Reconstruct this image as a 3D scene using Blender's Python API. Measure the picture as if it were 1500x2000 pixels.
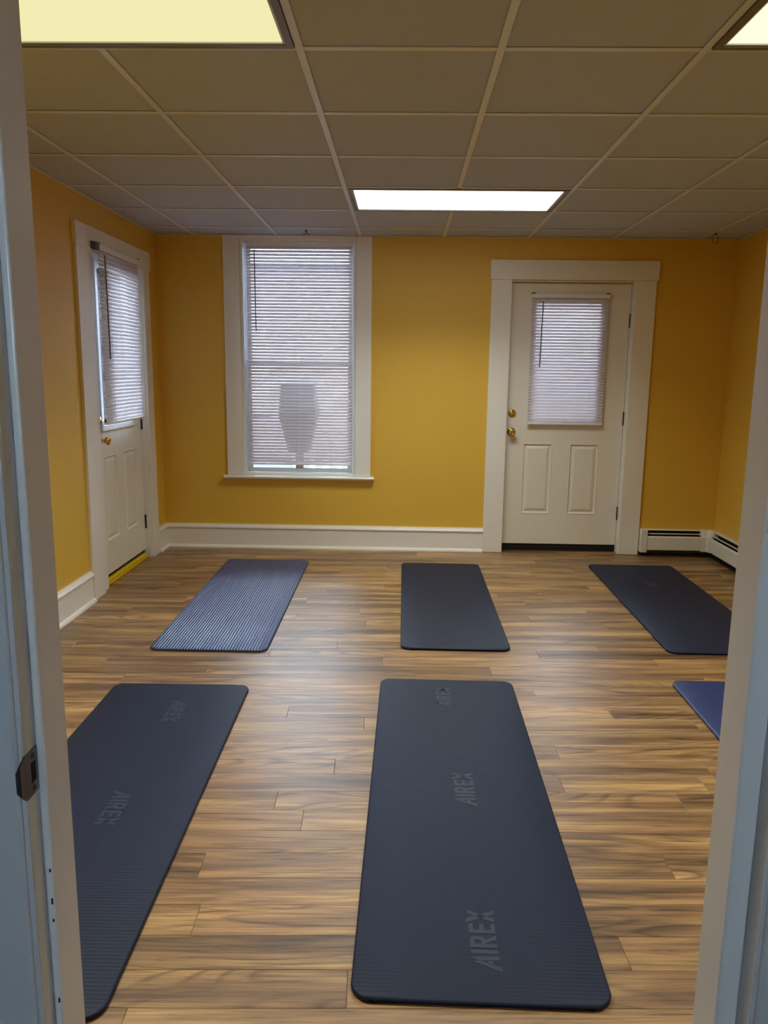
import bpy, bmesh, math, random
from mathutils import Vector, Matrix

# ------------------------------------------------------------------ scene, camera, world, exposure
for o in list(bpy.data.objects):
    bpy.data.objects.remove(o)
S = bpy.context.scene
C = S.collection
random.seed(7)

XL, XR, YF, D, H = -1.843, 2.410, 1.0, 5.950, 2.340      # room: left, right, front, back, ceiling
CAM_H = 1.3864


def setup_camera():
    f, pitch, yaw, roll = 1523.3, 0.1806, -0.0227, -0.0125
    cy, sy, cp, sp = math.cos(yaw), math.sin(yaw), math.cos(pitch), math.sin(pitch)
    fwd = Vector((sy * cp, cy * cp, -sp))
    right = Vector((cy, -sy, 0))
    down = fwd.cross(right)
    cr, sr = math.cos(roll), math.sin(roll)
    r2 = cr * right + sr * down
    d2 = -sr * right + cr * down
    cam = bpy.data.cameras.new('camera')
    cam.sensor_fit = 'VERTICAL'
    cam.sensor_height = 24.0
    cam.lens = 24.0 * f / 2000.0
    cam.clip_start = 0.02
    ob = bpy.data.objects.new('camera', cam)
    C.objects.link(ob)
    up, back = -d2, -fwd
    ob.matrix_world = Matrix(((r2.x, up.x, back.x, 0), (r2.y, up.y, back.y, 0), (r2.z, up.z, back.z, CAM_H), (0, 0, 0, 1)))
    S.camera = ob


setup_camera()
w = bpy.data.worlds.new('overcast_sky')
S.world = w
w.use_nodes = True
bg = w.node_tree.nodes['Background']
bg.inputs['Color'].default_value = (0.70, 0.84, 1.0, 1)
bg.inputs['Strength'].default_value = 16.0
S.view_settings.view_transform = 'Standard'
S.view_settings.look = 'None'
S.view_settings.gamma = 1.0
S.view_settings.use_curve_mapping = False
S.view_settings.exposure = 0.85
S.cycles.use_denoising = True
S.cycles.max_bounces = 7
S.cycles.diffuse_bounces = 5
S.cycles.transparent_max_bounces = 8
S.cycles.use_adaptive_sampling = True
S.cycles.adaptive_threshold = 0.03
S.cycles.sample_clamp_indirect = 6.0
S.cycles.caustics_reflective = False
S.cycles.caustics_refractive = False

# (lens colour, lens glow, lamp colour, lamp watts): the prismatic lens throws its light down, within the spread
LAMP_FAR = ((1.0, 0.98, 0.88), 2.0, (0.94, 1.0, 0.93), 9.5)
LAMP_LEFT = ((1.0, 0.93, 0.50), 0.50, (0.92, 0.98, 0.96), 12.5)
LAMP_RIGHT = ((1.0, 0.97, 0.68), 0.62, (0.92, 0.98, 0.96), 11.0)


# ------------------------------------------------------------------ materials
def lin(r, g, b):
    f = lambda c: (c / 255 / 12.92) if c / 255 <= 0.04045 else ((c / 255 + 0.055) / 1.055) ** 2.4
    return (f(r), f(g), f(b), 1)


def N(nt, kind, **kw):
    n = nt.nodes.new(kind)
    for k, v in kw.items():
        setattr(n, k, v)
    return n


def mat(name, col, rough=0.5, metal=0.0, spec=0.5, bump=None, vary=None, coat=0.0):
    m = bpy.data.materials.new(name)
    m.use_nodes = True
    nt = m.node_tree
    b = nt.nodes['Principled BSDF']
    b.inputs['Base Color'].default_value = col
    b.inputs['Roughness'].default_value = rough
    b.inputs['Metallic'].default_value = metal
    b.inputs['Specular IOR Level'].default_value = spec
    b.inputs['Coat Weight'].default_value = coat
    tc = N(nt, 'ShaderNodeTexCoord')
    if vary:                                   # (scale, amount): soft paint mottling
        n = N(nt, 'ShaderNodeTexNoise')
        n.inputs['Scale'].default_value = vary[0]
        n.inputs['Detail'].default_value = 3
        nt.links.new(tc.outputs['Object'], n.inputs['Vector'])
        r = N(nt, 'ShaderNodeMapRange')
        r.inputs['To Min'].default_value = 1 - vary[1]
        r.inputs['To Max'].default_value = 1 + vary[1]
        nt.links.new(n.outputs['Fac'], r.inputs['Value'])
        mx = N(nt, 'ShaderNodeVectorMath', operation='SCALE')
        mx.inputs[0].default_value = col[:3]
        nt.links.new(r.outputs['Result'], mx.inputs['Scale'])
        nt.links.new(mx.outputs['Vector'], b.inputs['Base Color'])
    if bump:                                   # (scale, strength, distance)
        n = N(nt, 'ShaderNodeTexNoise')
        n.inputs['Scale'].default_value = bump[0]
        n.inputs['Detail'].default_value = 4
        nt.links.new(tc.outputs['Object'], n.inputs['Vector'])
        bp = N(nt, 'ShaderNodeBump')
        bp.inputs['Strength'].default_value = bump[1]
        bp.inputs['Distance'].default_value = bump[2]
        nt.links.new(n.outputs['Fac'], bp.inputs['Height'])
        nt.links.new(bp.outputs['Normal'], b.inputs['Normal'])
    return m


def emit_mat(name, col, strength):
    m = bpy.data.materials.new(name)
    m.use_nodes = True
    nt = m.node_tree
    nt.nodes.remove(nt.nodes['Principled BSDF'])
    e = N(nt, 'ShaderNodeEmission')
    e.inputs['Color'].default_value = (*col, 1)
    e.inputs['Strength'].default_value = strength
    nt.links.new(e.outputs[0], nt.nodes['Material Output'].inputs['Surface'])
    return m


def slat_mat(name, col, trans):
    m = bpy.data.materials.new(name)
    m.use_nodes = True
    nt = m.node_tree
    nt.nodes.remove(nt.nodes['Principled BSDF'])
    d = N(nt, 'ShaderNodeBsdfDiffuse')
    t = N(nt, 'ShaderNodeBsdfTranslucent')
    g = N(nt, 'ShaderNodeBsdfGlossy')
    g.inputs['Roughness'].default_value = 0.45
    for s in (d, t):
        s.inputs['Color'].default_value = col
    mx = N(nt, 'ShaderNodeMixShader')
    mx.inputs[0].default_value = trans
    nt.links.new(d.outputs[0], mx.inputs[1])
    nt.links.new(t.outputs[0], mx.inputs[2])
    m2 = N(nt, 'ShaderNodeMixShader')
    m2.inputs[0].default_value = 0.05
    nt.links.new(mx.outputs[0], m2.inputs[1])
    nt.links.new(g.outputs[0], m2.inputs[2])
    nt.links.new(m2.outputs[0], nt.nodes['Material Output'].inputs['Surface'])
    return m


def pane_mat(name):
    m = bpy.data.materials.new(name)
    m.use_nodes = True
    nt = m.node_tree
    nt.nodes.remove(nt.nodes['Principled BSDF'])
    t = N(nt, 'ShaderNodeBsdfTransparent')
    t.inputs['Color'].default_value = (0.93, 0.96, 0.97, 1)
    g = N(nt, 'ShaderNodeBsdfGlossy')
    g.inputs['Roughness'].default_value = 0.02
    lw = N(nt, 'ShaderNodeFresnel')
    lw.inputs['IOR'].default_value = 1.45
    mx = N(nt, 'ShaderNodeMixShader')
    nt.links.new(lw.outputs[0], mx.inputs[0])
    nt.links.new(t.outputs[0], mx.inputs[1])
    nt.links.new(g.outputs[0], mx.inputs[2])
    nt.links.new(mx.outputs[0], nt.nodes['Material Output'].inputs['Surface'])
    return m


def wood_mat():
    m = bpy.data.materials.new('walnut_laminate')
    m.use_nodes = True
    nt = m.node_tree
    b = nt.nodes['Principled BSDF']
    L = nt.links.new
    tc = N(nt, 'ShaderNodeTexCoord')
    oi = N(nt, 'ShaderNodeObjectInfo')
    mul = N(nt, 'ShaderNodeMath', operation='MULTIPLY')
    mul.inputs[1].default_value = 61.0
    L(oi.outputs['Random'], mul.inputs[0])
    cmb = N(nt, 'ShaderNodeCombineXYZ')
    for i in range(3):
        L(mul.outputs[0], cmb.inputs[i])

    def coords(sx, sy):
        a = N(nt, 'ShaderNodeVectorMath', operation='MULTIPLY')
        a.inputs[1].default_value = (sx, sy, 1)
        L(tc.outputs['Object'], a.inputs[0])
        c = N(nt, 'ShaderNodeVectorMath', operation='ADD')
        L(a.outputs[0], c.inputs[0])
        L(cmb.outputs[0], c.inputs[1])
        return c.outputs[0]

    def noise(vec, scale, detail, dist, rough=0.55):
        n = N(nt, 'ShaderNodeTexNoise')
        n.inputs['Scale'].default_value = scale
        n.inputs['Detail'].default_value = detail
        n.inputs['Distortion'].default_value = dist
        n.inputs['Roughness'].default_value = rough
        L(vec, n.inputs['Vector'])
        return n.outputs['Fac']

    def ramp(fac, stops):
        r = N(nt, 'ShaderNodeValToRGB')
        e = r.color_ramp.elements
        e[0].position, e[0].color = stops[0]
        e[1].position, e[1].color = stops[-1]
        for p, c in stops[1:-1]:
            x = e.new(p)
            x.color = c
        L(fac, r.inputs[0])
        return r.outputs['Color']

    # broad tone bands along the plank
    tone = noise(coords(1.1, 13.0), 1.0, 3, 0.5)
    base = ramp(tone, [(0.30, lin(*WOOD[0])), (0.46, lin(*WOOD[1])), (0.56, lin(*WOOD[2])), (0.70, lin(*WOOD[3]))])
    # growth-ring lines (cathedral figure): rings of a stretched noise field
    field = noise(coords(1.0, 6.5), 0.9, 1.5, 0.35, 0.4)
    fm = N(nt, 'ShaderNodeMath', operation='MULTIPLY')
    fm.inputs[1].default_value = 15.0
    L(field, fm.inputs[0])
    fr = N(nt, 'ShaderNodeMath', operation='FRACT')
    L(fm.outputs[0], fr.inputs[0])
    ring = ramp(fr.outputs[0], [(0.0, (0.50, 0.47, 0.46, 1)), (0.25, (0.98, 0.98, 0.98, 1)), (0.80, (1.10, 1.09, 1.07, 1)), (1.0, (0.50, 0.47, 0.46, 1))])
    rmask = noise(coords(0.9, 5.0), 1.3, 1, 0.0)
    rmk = N(nt, 'ShaderNodeMapRange')
    rmk.inputs['From Min'].default_value = 0.42
    rmk.inputs['From Max'].default_value = 0.62
    rmk.inputs['To Max'].default_value = 0.95
    L(rmask, rmk.inputs['Value'])
    # fine streaks and pores
    fine = ramp(noise(coords(5.0, 150.0), 1.0, 4, 0.2), [(0.30, (0.52, 0.50, 0.50, 1)), (0.48, (0.98, 0.98, 0.98, 1)), (0.70, (1.18, 1.17, 1.13, 1))])
    streak = ramp(noise(coords(1.6, 42.0), 1.0, 5, 0.7, 0.65), [(0.32, (0.58, 0.56, 0.56, 1)), (0.50, (0.97, 0.97, 0.97, 1)), (0.68, (1.16, 1.15, 1.11, 1))])

    def mulc(a, c, fac=None):
        x = N(nt, 'ShaderNodeMix', data_type='RGBA', blend_type='MULTIPLY')
        x.inputs['Factor'].default_value = 1.0
        if fac is not None:
            L(fac, x.inputs['Factor'])
        L(a, x.inputs['A'])
        L(c, x.inputs['B'])
        return x.outputs['Result']
    vein = ramp(noise(coords(1.3, 24.0), 1.7, 5, 1.4, 0.6), [(0.60, (1.0, 1.0, 1.0, 1)), (0.66, (0.62, 0.59, 0.58, 1)), (0.72, (0.45, 0.42, 0.42, 1))])
    col = mulc(mulc(mulc(mulc(base, ring, rmk.outputs[0]), fine), streak), vein)
    pr = N(nt, 'ShaderNodeMapRange')
    pr.inputs['To Min'].default_value = 0.86
    pr.inputs['To Max'].default_value = 1.14
    L(oi.outputs['Random'], pr.inputs['Value'])
    sc = N(nt, 'ShaderNodeVectorMath', operation='SCALE')
    L(col, sc.inputs[0])
    L(pr.outputs[0], sc.inputs['Scale'])
    L(sc.outputs[0], b.inputs['Base Color'])
    b.inputs['Roughness'].default_value = 0.38
    b.inputs['Specular IOR Level'].default_value = 0.8
    bp = N(nt, 'ShaderNodeBump')
    bp.inputs['Strength'].default_value = 0.35
    bp.inputs['Distance'].default_value = 0.0012
    L(noise(coords(9.0, 90.0), 1.0, 4, 0.4), bp.inputs['Height'])
    L(bp.outputs['Normal'], b.inputs['Normal'])
    return m


WOOD = [(98, 73, 47), (137, 103, 66), (158, 122, 78), (182, 144, 90)]
M = {
    'wall': mat('ochre_wall_paint', lin(222, 180, 66), 0.50, spec=0.5, bump=(140, 0.12, 0.002), vary=(1.3, 0.02)),
    'hall': mat('blue_bounce_hall_paint', lin(150, 172, 200), 0.7),  # blue put into the unseen hall walls to tint their bounce light
    'trim': mat('white_trim_paint', lin(232, 229, 222), 0.32, spec=0.5, vary=(3, 0.015), bump=(30, 0.05, 0.002)),
    'jamb': mat('glossy_white_jamb_paint', lin(222, 222, 222), 0.22, spec=0.55, bump=(14, 0.12, 0.004), vary=(6, 0.03)),
    'stop': mat('lit_jamb_paint', lin(244, 243, 240), 0.28, spec=0.5, bump=(14, 0.12, 0.004), vary=(6, 0.03)),  # jamb paint made lighter: room light on the stops put into the colour
    'worn': mat('cream_worn_paint', lin(222, 224, 212), 0.5),
    'door': mat('white_door_paint', lin(230, 226, 216), 0.4, spec=0.45, vary=(2, 0.015)),
    'vinyl': mat('white_vinyl', lin(236, 240, 242), 0.35),
    'tile': mat('ceiling_tile_fibre', lin(192, 199, 214), 0.95, spec=0.1, bump=(260, 0.35, 0.002), vary=(40, 0.02)),
    'tee': mat('white_tee_bar', lin(220, 226, 236), 0.35, spec=0.5),
    'lampframe': mat('grey_lamp_frame', lin(120, 118, 112), 0.4, metal=0.3),
    'wood': wood_mat(),
    'sub': mat('dark_subfloor', lin(40, 32, 26), 0.9),
    'navy': mat('navy_foam', lin(21, 30, 52), 0.58, spec=0.30, bump=(420, 0.25, 0.0008)),
    'navy_sky_tint': mat('sky_tinted_navy_foam', lin(22, 46, 98), 0.40, spec=0.95, bump=(300, 0.2, 0.0008)),  # blue of the reflected sky put into the base colour
    'navy_logo': mat('embossed_navy_foam', lin(43, 51, 70), 0.5, spec=0.35),
    'slat': slat_mat('white_vinyl_slat', lin(208, 201, 206), 0.07),
    'cord': mat('white_cord', lin(240, 240, 240), 0.7),
    'wand': mat('smoky_plastic_wand', lin(96, 92, 112), 0.3),
    'rail': mat('white_blind_rail', lin(228, 228, 230), 0.4),
    'grey': mat('grey_plastic_bracket', lin(96, 108, 120), 0.45),
    'black': mat('black_gap', lin(14, 14, 20), 0.8),
    'brass': mat('polished_brass', lin(214, 176, 96), 0.18, metal=1.0),
    'hinge': mat('dark_bronze_hinge', lin(70, 66, 64), 0.4, metal=0.8),
    'steel': mat('brushed_steel', lin(120, 122, 128), 0.35, metal=0.9),
    'wire': mat('dark_wire', lin(60, 56, 54), 0.5, metal=0.5),
    'yellow': mat('yellow_strip', lin(232, 196, 20), 0.45),
    'heater': mat('heater_enamel', lin(222, 220, 210), 0.35, spec=0.5),
    'fin': mat('heater_fin_shade', lin(26, 26, 34), 0.5, metal=0.3),  # near black: shade inside the heater put into the colour
    'pane': pane_mat('window_glass'),
    'brick': mat('dusky_pink_siding', lin(134, 121, 126), 0.9, vary=(6, 0.12)),
    'white_out': mat('white_exterior_paint', lin(172, 174, 174), 0.6),
    'roof': mat('grey_shingle', lin(126, 122, 126), 0.9, vary=(8, 0.1)),
    'pane_out': mat('far_window_glass', lin(150, 142, 150), 0.3),
    'bin': mat('dark_grey_bin', lin(26, 29, 36), 0.5),
    'concrete': mat('grey_concrete', lin(56, 58, 62), 0.9, vary=(3, 0.1)),
}


# ------------------------------------------------------------------ geometry helpers
def FR_WORLD(u, w, d):
    return Vector((u, w, d))


def fr_back(y0):            # u = X, w = Z, d = towards the room (-Y)
    return lambda u, w, d: Vector((u, y0 - d, w))


def fr_left(x0):            # u = Y, w = Z, d = towards the room (+X)
    return lambda u, w, d: Vector((x0 + d, u, w))


def fr_right(x0):           # u = -Y, w = Z, d = towards the room (-X)
    return lambda u, w, d: Vector((x0 - d, -u, w))


class MB:
    """collects shapes given in (u, w, d) of a frame"""
    def __init__(s, fr=FR_WORLD):
        s.bm = bmesh.new()
        s.fr = fr

    def v(s, u, w, d):
        return s.bm.verts.new(s.fr(u, w, d))

    def face(s, vs):
        try:
            return s.bm.faces.new(vs)
        except ValueError:
            return None

    def box(s, u0, u1, w0, w1, d0, d1, bev=0.0, seg=1):
        vs = [s.v(u, w, d) for d in (d0, d1) for w in (w0, w1) for u in (u0, u1)]
        F = [(0, 2, 3, 1), (4, 5, 7, 6), (0, 1, 5, 4), (2, 6, 7, 3), (0, 4, 6, 2), (1, 3, 7, 5)]
        fs = [s.face([vs[i] for i in f]) for f in F]
        if bev > 0:
            es = list({e for f in fs for e in f.edges})
            bmesh.ops.bevel(s.bm, geom=es, offset=bev, segments=seg, profile=0.5, affect='EDGES')
        return s

    def prism_u(s, prof, u0, u1):
        """profile of (d, w) points swept along u"""
        a = [s.v(u0, w, d) for d, w in prof]
        b = [s.v(u1, w, d) for d, w in prof]
        n = len(prof)
        for i in range(n):
            s.face([a[i], a[(i + 1) % n], b[(i + 1) % n], b[i]])
        s.face(a[::-1])
        s.face(b)
        return s

    def poly_w(s, pts, w0, w1):
        """plan polygon of (u, d) points extruded in w"""
        a = [s.v(u, w0, d) for u, d in pts]
        b = [s.v(u, w1, d) for u, d in pts]
        n = len(pts)
        for i in range(n):
            s.face([a[i], a[(i + 1) % n], b[(i + 1) % n], b[i]])
        s.face(a[::-1])
        s.face(b)
        return s

    def lathe(s, cu, cw, prof, seg=20):
        """profile of (radius, d) about an axis along d"""
        rings = []
        for r, d in prof:
            if r < 1e-6:
                rings.append([s.v(cu, cw, d)])
            else:
                rings.append([s.v(cu + r * math.cos(2 * math.pi * k / seg), cw + r * math.sin(2 * math.pi * k / seg), d) for k in range(seg)])
        for A, B in zip(rings, rings[1:]):
            for k in range(seg):
                k2 = (k + 1) % seg
                if len(A) == 1 and len(B) > 1:
                    s.face([A[0], B[k2], B[k]])
                elif len(B) == 1 and len(A) > 1:
                    s.face([A[k], A[k2], B[0]])
                elif len(A) > 1:
                    s.face([A[k], A[k2], B[k2], B[k]])
        return s

    def tube(s, pts, r, seg=8):
        """tube along points in (u, w, d)"""
        P = [s.fr(*p) for p in pts]
        rings = []
        for i, p in enumerate(P):
            t = (P[min(i + 1, len(P) - 1)] - P[max(i - 1, 0)]).normalized()
            a = t.orthogonal().normalized()
            if rings:
                a = (last - last.dot(t) * t).normalized()
            last = a
            b = t.cross(a)
            rings.append([s.bm.verts.new(p + r * (math.cos(2 * math.pi * k / seg) * a + math.sin(2 * math.pi * k / seg) * b)) for k in range(seg)])
        for A, B in zip(rings, rings[1:]):
            for k in range(seg):
                s.face([A[k], A[(k + 1) % seg], B[(k + 1) % seg], B[k]])
        s.face(rings[0][::-1])
        s.face(rings[-1])
        return s

    def slab(s, u0, u1, w0, w1, d0, d1, holes):
        """board with rectangular through-holes"""
        us = sorted({u0, u1} | {h[0] for h in holes} | {h[1] for h in holes})
        ws = sorted({w0, w1} | {h[2] for h in holes} | {h[3] for h in holes})
        def solid(i, j):
            if i < 0 or j < 0 or i >= len(us) - 1 or j >= len(ws) - 1:
                return False
            cu, cw = (us[i] + us[i + 1]) / 2, (ws[j] + ws[j + 1]) / 2
            return not any(h[0] < cu < h[1] and h[2] < cw < h[3] for h in holes)
        cache = {}
        def vt(i, j, k):
            if (i, j, k) not in cache:
                cache[(i, j, k)] = s.v(us[i], ws[j], (d0, d1)[k])
            return cache[(i, j, k)]
        for i in range(len(us) - 1):
            for j in range(len(ws) - 1):
                if not solid(i, j):
                    continue
                s.face([vt(i, j, 1), vt(i + 1, j, 1), vt(i + 1, j + 1, 1), vt(i, j + 1, 1)])
                s.face([vt(i, j, 0), vt(i, j + 1, 0), vt(i + 1, j + 1, 0), vt(i + 1, j, 0)])
                if not solid(i - 1, j):
                    s.face([vt(i, j, 0), vt(i, j, 1), vt(i, j + 1, 1), vt(i, j + 1, 0)])
                if not solid(i + 1, j):
                    s.face([vt(i + 1, j, 0), vt(i + 1, j + 1, 0), vt(i + 1, j + 1, 1), vt(i + 1, j, 1)])
                if not solid(i, j - 1):
                    s.face([vt(i, j, 0), vt(i + 1, j, 0), vt(i + 1, j, 1), vt(i, j, 1)])
                if not solid(i, j + 1):
                    s.face([vt(i, j + 1, 0), vt(i, j + 1, 1), vt(i + 1, j + 1, 1), vt(i + 1, j + 1, 0)])
        return s

    def rings(s, u0, u1, w0, w1, steps):
        """nested rectangles (inset, d), last one filled: a moulded panel"""
        R = []
        for ins, d in steps:
            R.append([s.v(u0 + ins, w0 + ins, d), s.v(u1 - ins, w0 + ins, d), s.v(u1 - ins, w1 - ins, d), s.v(u0 + ins, w1 - ins, d)])
        for A, B in zip(R, R[1:]):
            for k in range(4):
                s.face([A[k], A[(k + 1) % 4], B[(k + 1) % 4], B[k]])
        s.face(R[-1])
        return s

    def build(s, name, m, parent=None, smooth=False, loc=None, recalc=True):
        base = Vector((0, 0, 0))
        q = parent
        while q is not None:
            base += q.location
            q = q.parent
        l = Vector(loc) if loc is not None else base
        bmesh.ops.translate(s.bm, verts=s.bm.verts, vec=-l)
        if recalc:
            bmesh.ops.recalc_face_normals(s.bm, faces=s.bm.faces)
        me = bpy.data.meshes.new(name)
        s.bm.to_mesh(me)
        s.bm.free()
        if m is not None:
            me.materials.append(M[m] if isinstance(m, str) else m)
        if smooth:
            me.polygons.foreach_set('use_smooth', [True] * len(me.polygons))
        o = bpy.data.objects.new(name, me)
        C.objects.link(o)
        o.location = l - base
        if parent is not None:
            o.parent = parent
        return o


def tag(o, label=None, cat=None, group=None, kind=None):
    if label: o['label'] = label
    if cat: o['category'] = cat
    if group: o['group'] = group
    if kind: o['kind'] = kind
    return o


def empty(name, loc):
    o = bpy.data.objects.new(name, None)
    o.empty_display_size = 0.05
    o.location = loc
    C.objects.link(o)
    return o


def inst(name, mesh, loc, parent=None):
    """another object on shared mesh data; loc in the parent's space"""
    o = bpy.data.objects.new(name, mesh)
    o.location = loc
    if parent is not None:
        o.parent = parent
    C.objects.link(o)
    return o


# ------------------------------------------------------------------ structure: walls
DOOR_B = (0.74, 1.685, 2.042)          # rough opening in the back wall: u0, u1, top
DOOR_L = (4.640, 5.60, 2.075)          # in the left wall
WIN = (-1.222, -0.362, 0.575, 2.325)   # window opening in the back wall
TB = 0.16                              # outer wall thickness
b = MB(fr_back(D)).slab(XL, XR, 0, H + 0.12, -TB, 0, [(DOOR_B[0], DOOR_B[1], 0, DOOR_B[2]), WIN])
tag(b.build('wall_back', 'wall'), 'ochre yellow back wall with the tall window and a white door', 'wall', kind='structure')
b = MB(fr_left(XL)).slab(YF - 0.1, D + TB, 0, H + 0.12, -TB, 0, [(DOOR_L[0], DOOR_L[1], 0, DOOR_L[2])])
tag(b.build('wall_left', 'wall'), 'ochre yellow left wall around the half-glazed white door', 'wall', kind='structure')
b = MB(fr_right(XR)).box(-(D + TB), -(YF - 0.1), 0, H + 0.12, -TB, 0)
tag(b.build('wall_right', 'wall'), 'plain ochre yellow right wall above the baseboard heater', 'wall', kind='structure')
OX0, OX1 = -0.470, 0.466               # rough doorway in the front wall (rabbet faces)
b = MB(lambda u, w, d: Vector((u, YF - d, w))).slab(XL, XR, 0, H + 0.12, 0.012, 0.088, [(OX0 - 0.018, OX1 + 0.018, 0, 2.07)])
tag(b.build('wall_front', 'wall'), 'wall with the open doorway the view looks through', 'wall', kind='structure')

# hall behind the doorway, lit by its own window
b = MB().box(-1.5, 1.6, -1.9, YF - 0.088, -0.06, 0.0)
tag(b.build('floor_hall', 'sub'), 'dark hall floor in front of the doorway', 'floor', kind='structure')
b = MB().box(-1.5, 1.6, -1.9, YF - 0.088, 2.44, 2.5)
tag(b.build('ceiling_hall', 'hall'), 'pale hall ceiling in front of the doorway', 'ceiling', kind='structure')
b = MB().box(-1.6, -1.5, -1.9, YF - 0.088, 0, 2.44)
tag(b.build('wall_hall_left', 'hall'), 'pale left wall of the hall', 'wall', kind='structure')
b = MB().box(1.6, 1.7, -1.9, YF - 0.088, 0, 2.44)
tag(b.build('wall_hall_right', 'hall'), 'pale right wall of the hall', 'wall', kind='structure')
b = MB(lambda u, w, d: Vector((u, -1.9 + d, w))).slab(-1.6, 1.7, 0, 2.5, -0.1, 0, [(-0.3, 0.3, 1.25, 1.85)])
tag(b.build('wall_hall_back', 'hall'), 'pale end wall of the hall with a daylight window', 'wall', kind='structure')
wh = tag(empty('window_2', (0, -1.95, 1.0)), 'white framed hall window behind the viewer', 'window', kind='structure')
b = MB(lambda u, w, d: Vector((u, -1.9 + d, w))).slab(-0.3, 0.3, 1.25, 1.85, -0.08, -0.03, [(-0.27, 0.27, 1.28, 1.53), (-0.27, 0.27, 1.57, 1.82)])
b.build('frame', 'vinyl', wh)
for z0, z1 in ((1.28, 1.53), (1.57, 1.82)):
    MB(lambda u, w, d: Vector((u, -1.9 + d, w))).box(-0.27, 0.27, z0, z1, -0.058, -0.054).build('pane', 'pane', wh)

# ------------------------------------------------------------------ structure: plank floor
ROT, PITCH, PLEN = 0.0359, 0.1122, 1.33
floor = MB().box(XL - 0.12, XR + 0.12, YF - 0.088, D + 0.14, -0.06, -0.012).build('floor', 'sub')
tag(floor, 'brown wood-look plank floor running across the room', 'floor', kind='structure')
JOINTS = {0: [-.05], 2: [-.444], 4: [-.478], 6: [-.214], 8: [.651, 1.141], 9: [-.13], 10: [.687], 13: [-.345],
          16: [.201], 17: [.557], 18: [.05], 19: [.822], 20: [-.18], 23: [-.035], 24: [.893], 25: [-.076], 27: [.927, -1.136],
          29: [1.04], 30: [.076], 34: [.09], 35: [.87], 36: [-.135], 39: [-.564], 1: [.62], 3: [.25], 5: [-1.05], 7: [1.02],
          11: [.05], 12: [1.30], 14: [.42], 15: [-.62], 21: [.36], 22: [-.95], 26: [.33], 28: [-.55], 31: [-.62], 32: [.55],
          33: [1.10], 37: [.45], 38: [-1.0], 40: [.1], -1: [.8], -2: [.15], -3: [-.6], -4: [.4], -5: [-.1], -6: [.6], 41: [.7], 42: [-.3]}


def clip(poly, n, c):
    """keep the side n.p <= c of a polygon"""
    out = []
    for i in range(len(poly)):
        p, q = poly[i], poly[(i + 1) % len(poly)]
        a, bb = n[0] * p[0] + n[1] * p[1] - c, n[0] * q[0] + n[1] * q[1] - c
        if a <= 0:
            out.append(p)
        if (a < 0 < bb) or (bb < 0 < a):
            t = a / (a - bb)
            out.append((p[0] + t * (q[0] - p[0]), p[1] + t * (q[1] - p[1])))
    return out


def plank(y0, y1, x0, x1):
    cx, cy, (cs, sn) = (x0 + x1) / 2, (y0 + y1) / 2, (math.cos(ROT), math.sin(ROT))
    wx, wy = cs * cx - sn * cy, sn * cx + cs * cy
    poly = [(x0 - cx, y0 - cy), (x1 - cx, y0 - cy), (x1 - cx, y1 - cy), (x0 - cx, y1 - cy)]
    # half planes of the room, turned into the plank's own axes
    for n, c in (((1, 0), XR + 0.05), ((-1, 0), -(XL - 0.10)), ((0, 1), D + 0.13), ((0, -1), -(YF - 0.088))):
        ln = (n[0] * cs + n[1] * sn, -n[0] * sn + n[1] * cs)
        poly = clip(poly, ln, c - n[0] * wx - n[1] * wy)
        if len(poly) < 3:
            return
    g = 0.0007
    mx, my = max(abs(p[0]) for p in poly), max(abs(p[1]) for p in poly)
    px = [sum(p[i] for p in poly) / len(poly) for i in (0, 1)]
    if max(p[0] for p in poly) - min(p[0] for p in poly) < 0.01 or max(p[1] for p in poly) - min(p[1] for p in poly) < 0.006:
        return
    def inset(p, e):
        return (p[0] - math.copysign(min(e, abs(p[0] - px[0])), p[0] - px[0]), p[1] - math.copysign(min(e, abs(p[1] - px[1])), p[1] - px[1]))
    bm = bmesh.new()
    A = [bm.verts.new((*inset(p, g * 0.4), -0.012)) for p in poly]
    B = [bm.verts.new((*inset(p, g * 0.4), -0.0009)) for p in poly]
    T = [bm.verts.new((*inset(p, g * 0.4 + 0.0011), 0.0)) for p in poly]
    n = len(poly)
    for P, Q in ((A, B), (B, T)):
        for i in range(n):
            bm.faces.new([P[i], P[(i + 1) % n], Q[(i + 1) % n], Q[i]])
    bm.faces.new(T)
    me = bpy.data.meshes.new('floor_plank')
    bm.to_mesh(me)
    bm.free()
    me.materials.append(M['wood'])
    o = inst('floor_plank', me, (wx, wy, 0), floor)
    o.rotation_euler = (0, 0, ROT)


for k in range(-7, 44):
    yc = 1.552 + PITCH * k
    js = JOINTS.get(k, [random.uniform(-1, 1)])
    xs = []
    if len(js) == 1:
        n0 = math.floor((js[0] + 2.6) / PLEN)
        x = js[0] - n0 * PLEN
        while x < 3.2:
            xs.append(x)
            x += PLEN
    elif k == 8:
        xs = [-2.01, -.68, .651, 1.141, 2.47]
    else:
        xs = [-1.136, -.403, .927, 2.25]
    xs = [-3.2] + xs + [4.0]
    for a, c in zip(xs, xs[1:]):
        plank(yc - PITCH / 2, yc + PITCH / 2, a, c)

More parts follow.
